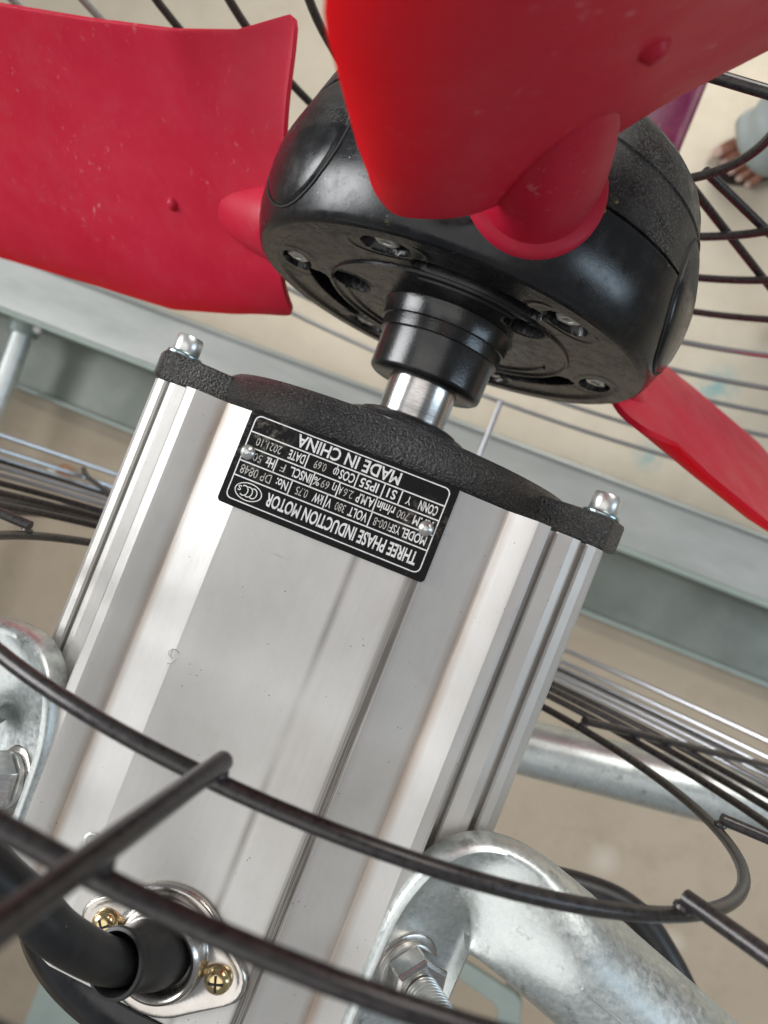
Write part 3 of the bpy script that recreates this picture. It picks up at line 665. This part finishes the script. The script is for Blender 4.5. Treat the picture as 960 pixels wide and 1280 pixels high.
for y, r in [q for q in HP if q[0] < 112] + [(113.2, 100.9), (113.6, 100.2), (113.6, 70)]:
    rows.append([pol(360 * k / NTH, r, y) for k in range(NTH)])
build('rear_hub_half', MB().grid(rows, closed_v=True), 'nylon', ro, smooth=50)
fp = [(114.3, 70), (114.3, 100.1), (114.7, 100.7)] + [q for q in HP if 119 < q[0] < 137] + [(138.6, 95.9), (139.2, 94.9), (140.2, 94.9), (140.8, 95.5)] + [q for q in HP if q[0] > 143] + [(169.5, 20)]
build('front_hub_half', MB().lathe(fp, n=160), 'nylon', ro, smooth=40)
build('collar', MB().lathe([(47.6, 16.8), (47.6, 25.8), (48.6, 27.2), (50, 27.6), (66, 27.8), (66.6, 28.2), (66.8, 29.3), (72, 29.7), (72.5, 30.6), (78, 31.2), (80.5, 32.5)], n=96, caps=False), 'nylon_gloss', ro, smooth=40)
src = None
for c in (-18, 42, 102, 162, -138, -78):
    p = pol(c, 77, 84.9)
    build('hub_bolt', MB().lathe([(0.2, 5.6), (-3.0, 5.6), (-3.6, 5.1), (-3.7, 2.6), (-1.5, 2.5)], tuple(p), (0, 1, 0), 6), 'zinc', ro, smooth=None, bevel=0.4)
def disc_on_hub(name, th, yc, rad, lift, mat, parent, dome=0.8, rout=1.0, q=1.0):
    rows = []
    prof = [(0.001, dome), (0.3, dome * 0.92), (0.55, dome * 0.75), (0.8, dome * 0.42), (0.93, 0.1), (0.985, -0.5), (1.0, -3.5)]
    for f, dz in prof:
        row = []
        for k in range(56):
            g = 2 * PI * k / 56; T = rad * f * math.cos(g); y = yc + rad * f * math.sin(g); rr = hr(y); h = math.sqrt(max(rr * rr - T * T, 1)) + lift + dz
            row.append(pol(th, h, y, T))
        rows.append(row)
    mb_ = MB().grid(rows, closed_v=True)
    return build(name, mb_, mat, parent, smooth=50)
for c in (-45.5, 74.5, 194.5):
    disc_on_hub('blank_plug', c, 111, 27.0, 0.9, 'nylon', ro, 1.3)
    # dark ring standing in for the shaded gap round the plug
    build('plug_seam', MB().tube([pol(c, math.sqrt(hr(112 + 28.3 * math.sin(g)) ** 2 - (28.3 * math.cos(g)) ** 2) + 0.05, 112 + 28.3 * math.sin(g), 28.3 * math.cos(g)) for g in [2 * PI * k / 72 for k in range(72)]], 0.65, 8, closed=True), 'hollow', ro)

# blade surface from chord sections (T, y) at several radii
US = [0, 0.06, 0.16, 0.30, 0.47, 0.62, 0.80, 1.0]
SEC = {
 112: [(-50, 80), (-46, 76.5), (-37, 77), (-18, 87), (0, 108), (16, 131), (33, 157), (49, 191)],
 135: [(-51, 75), (-47, 73), (-38, 75), (-20, 87), (0, 108), (19, 130), (38, 152), (56, 175)],
 165: [(-55.5, 69), (-50, 68.5), (-41, 72), (-22, 86), (0, 107), (21, 129), (43, 149), (64, 166)],
 220: [(-64, 62), (-57, 62.5), (-46, 67), (-25, 82), (0, 106), (22, 129), (45, 149), (67, 164.5)],
 290: [(-64, 62), (-57, 63), (-46, 67), (-25, 82), (0, 105), (23, 128), (47, 149), (69, 166)],
 420: [(-65, 61), (-58, 62), (-46, 67), (-25, 81), (0, 102), (22, 124), (46, 146), (68, 163)]}
RS = sorted(SEC)
def lin(tab, x): return interp(tab, x)
def smooth_sec(sec, u):
    # catmull through the section points
    for i in range(len(US) - 1):
        if u <= US[i + 1] or i == len(US) - 2:
            f = (u - US[i]) / (US[i + 1] - US[i]); break
    def g(j): return Vector(sec[max(0, min(len(sec) - 1, j))])
    a, b, c, d = g(i - 1), g(i), g(i + 1), g(i + 2)
    return 0.5 * ((2 * b) + (c - a) * f + (2 * a - 5 * b + 4 * c - d) * f * f + (3 * b - a - 3 * c + d) * f ** 3)
def bl(u, r):
    r = max(RS[0], min(RS[-1], r))
    for a, b in zip(RS, RS[1:]):
        if r <= b: break
    f = (r - a) / (b - a); f2 = f
    return smooth_sec(SEC[a], u).lerp(smooth_sec(SEC[b], u), f2)
RIN = [(0, 132), (0.05, 123.5), (0.10, 116), (0.15, 113), (0.35, 112), (0.6, 111), (0.9, 110), (0.97, 110.6), (1.0, 114)]
def blade(th):
    b = bpy.data.objects.new('blade', None)
    NU, NV = 44, 46; rows = []
    for i in range(NU + 1):
        u = i / NU; r0 = interp(RIN, u); r1 = 405 + 14 * math.sin(u * PI); row = []
        for j in range(NV + 1):
            v = (j / NV) ** 1.5; r = r0 + (r1 - r0) * v; s_ = bl(u, r); row.append(pol(th, r, s_.y, s_.x))
        rows.append(row)
    o = build('blade', MB().grid(rows), 'red', ro, smooth=60)
    at = o.data.attributes.new('edge_glow', 'FLOAT', 'POINT')   # glow put in at the rear edge as extra translucency; thickness is even
    for i in range(NU + 1):
        for j in range(NV + 1): at.data[i * (NV + 1) + j].value = max(0.0, 1 - (i / NU) / 0.26) ** 1.5
    md = o.modifiers.new('thick', 'SOLIDIFY'); md.thickness = 0.0034; md.offset = 0
    md = o.modifiers.new('bev', 'BEVEL'); md.width = 0.0012; md.segments = 3; md.limit_method = 'ANGLE'; md.angle_limit = math.radians(50)
    # shank: round at the hub, melting into the blade
    ch_dir = Vector((21, 24)).normalized()   # in (T, y)
    nd = Vector((ch_dir.y, -ch_dir.x))
    rows = []
    for k, (r, a, bb, cT, cy) in enumerate(((98, 21.5, 21, 0, 109), (106, 21, 20, 0, 109), (113, 20, 18.5, 0.3, 108.6), (122, 18.5, 15.5, 0.5, 108), (132, 16, 11.8, 0.5, 107.5), (142, 13, 7.5, 0.4, 107.2), (151, 9, 3.2, 0, 107), (156, 4, 0.8, 0, 107))):
        rows.append([pol(th, r, cy + ch_dir.y * a * math.cos(g) + nd.y * bb * math.sin(g), cT + ch_dir.x * a * math.cos(g) + nd.x * bb * math.sin(g)) for g in [2 * PI * q / 40 for q in range(40)]])
    build('blade_shank', MB().grid(rows, closed_v=True), 'red', o, smooth=60)
    disc_on_hub('root_flange', th, 110.5, 26.5, 2.4, 'red', o, 0.5)
    s_ = bl(0.47, 188); p = pol(th, 188, s_.y, s_.x)
    s2_ = bl(0.50, 188); T1 = pol(th, 188, s2_.y, s2_.x) - p
    er = pol(th, 1, 0) ; n_ = T1.cross(er).normalized()
    if n_.y > 0: n_ = -n_
    build('moulded_nub', MB().lathe([(1.2, 4.2), (2.0, 3.9), (3.2, 2.9), (4.1, 2.3), (4.4, 1.2)], tuple(p), tuple(n_), 24), 'red', o, smooth=60)
    return o
b1_ = blade(-106); b2_ = blade(14); b3_ = blade(134)
b1_['label'] = 'red blade reaching left'; b2_['label'] = 'red blade rising towards the viewer'; b3_['label'] = 'red blade pointing away at lower right'

scene.render.resolution_x = 768; scene.render.resolution_y = 1024
scene.render.engine = 'CYCLES'
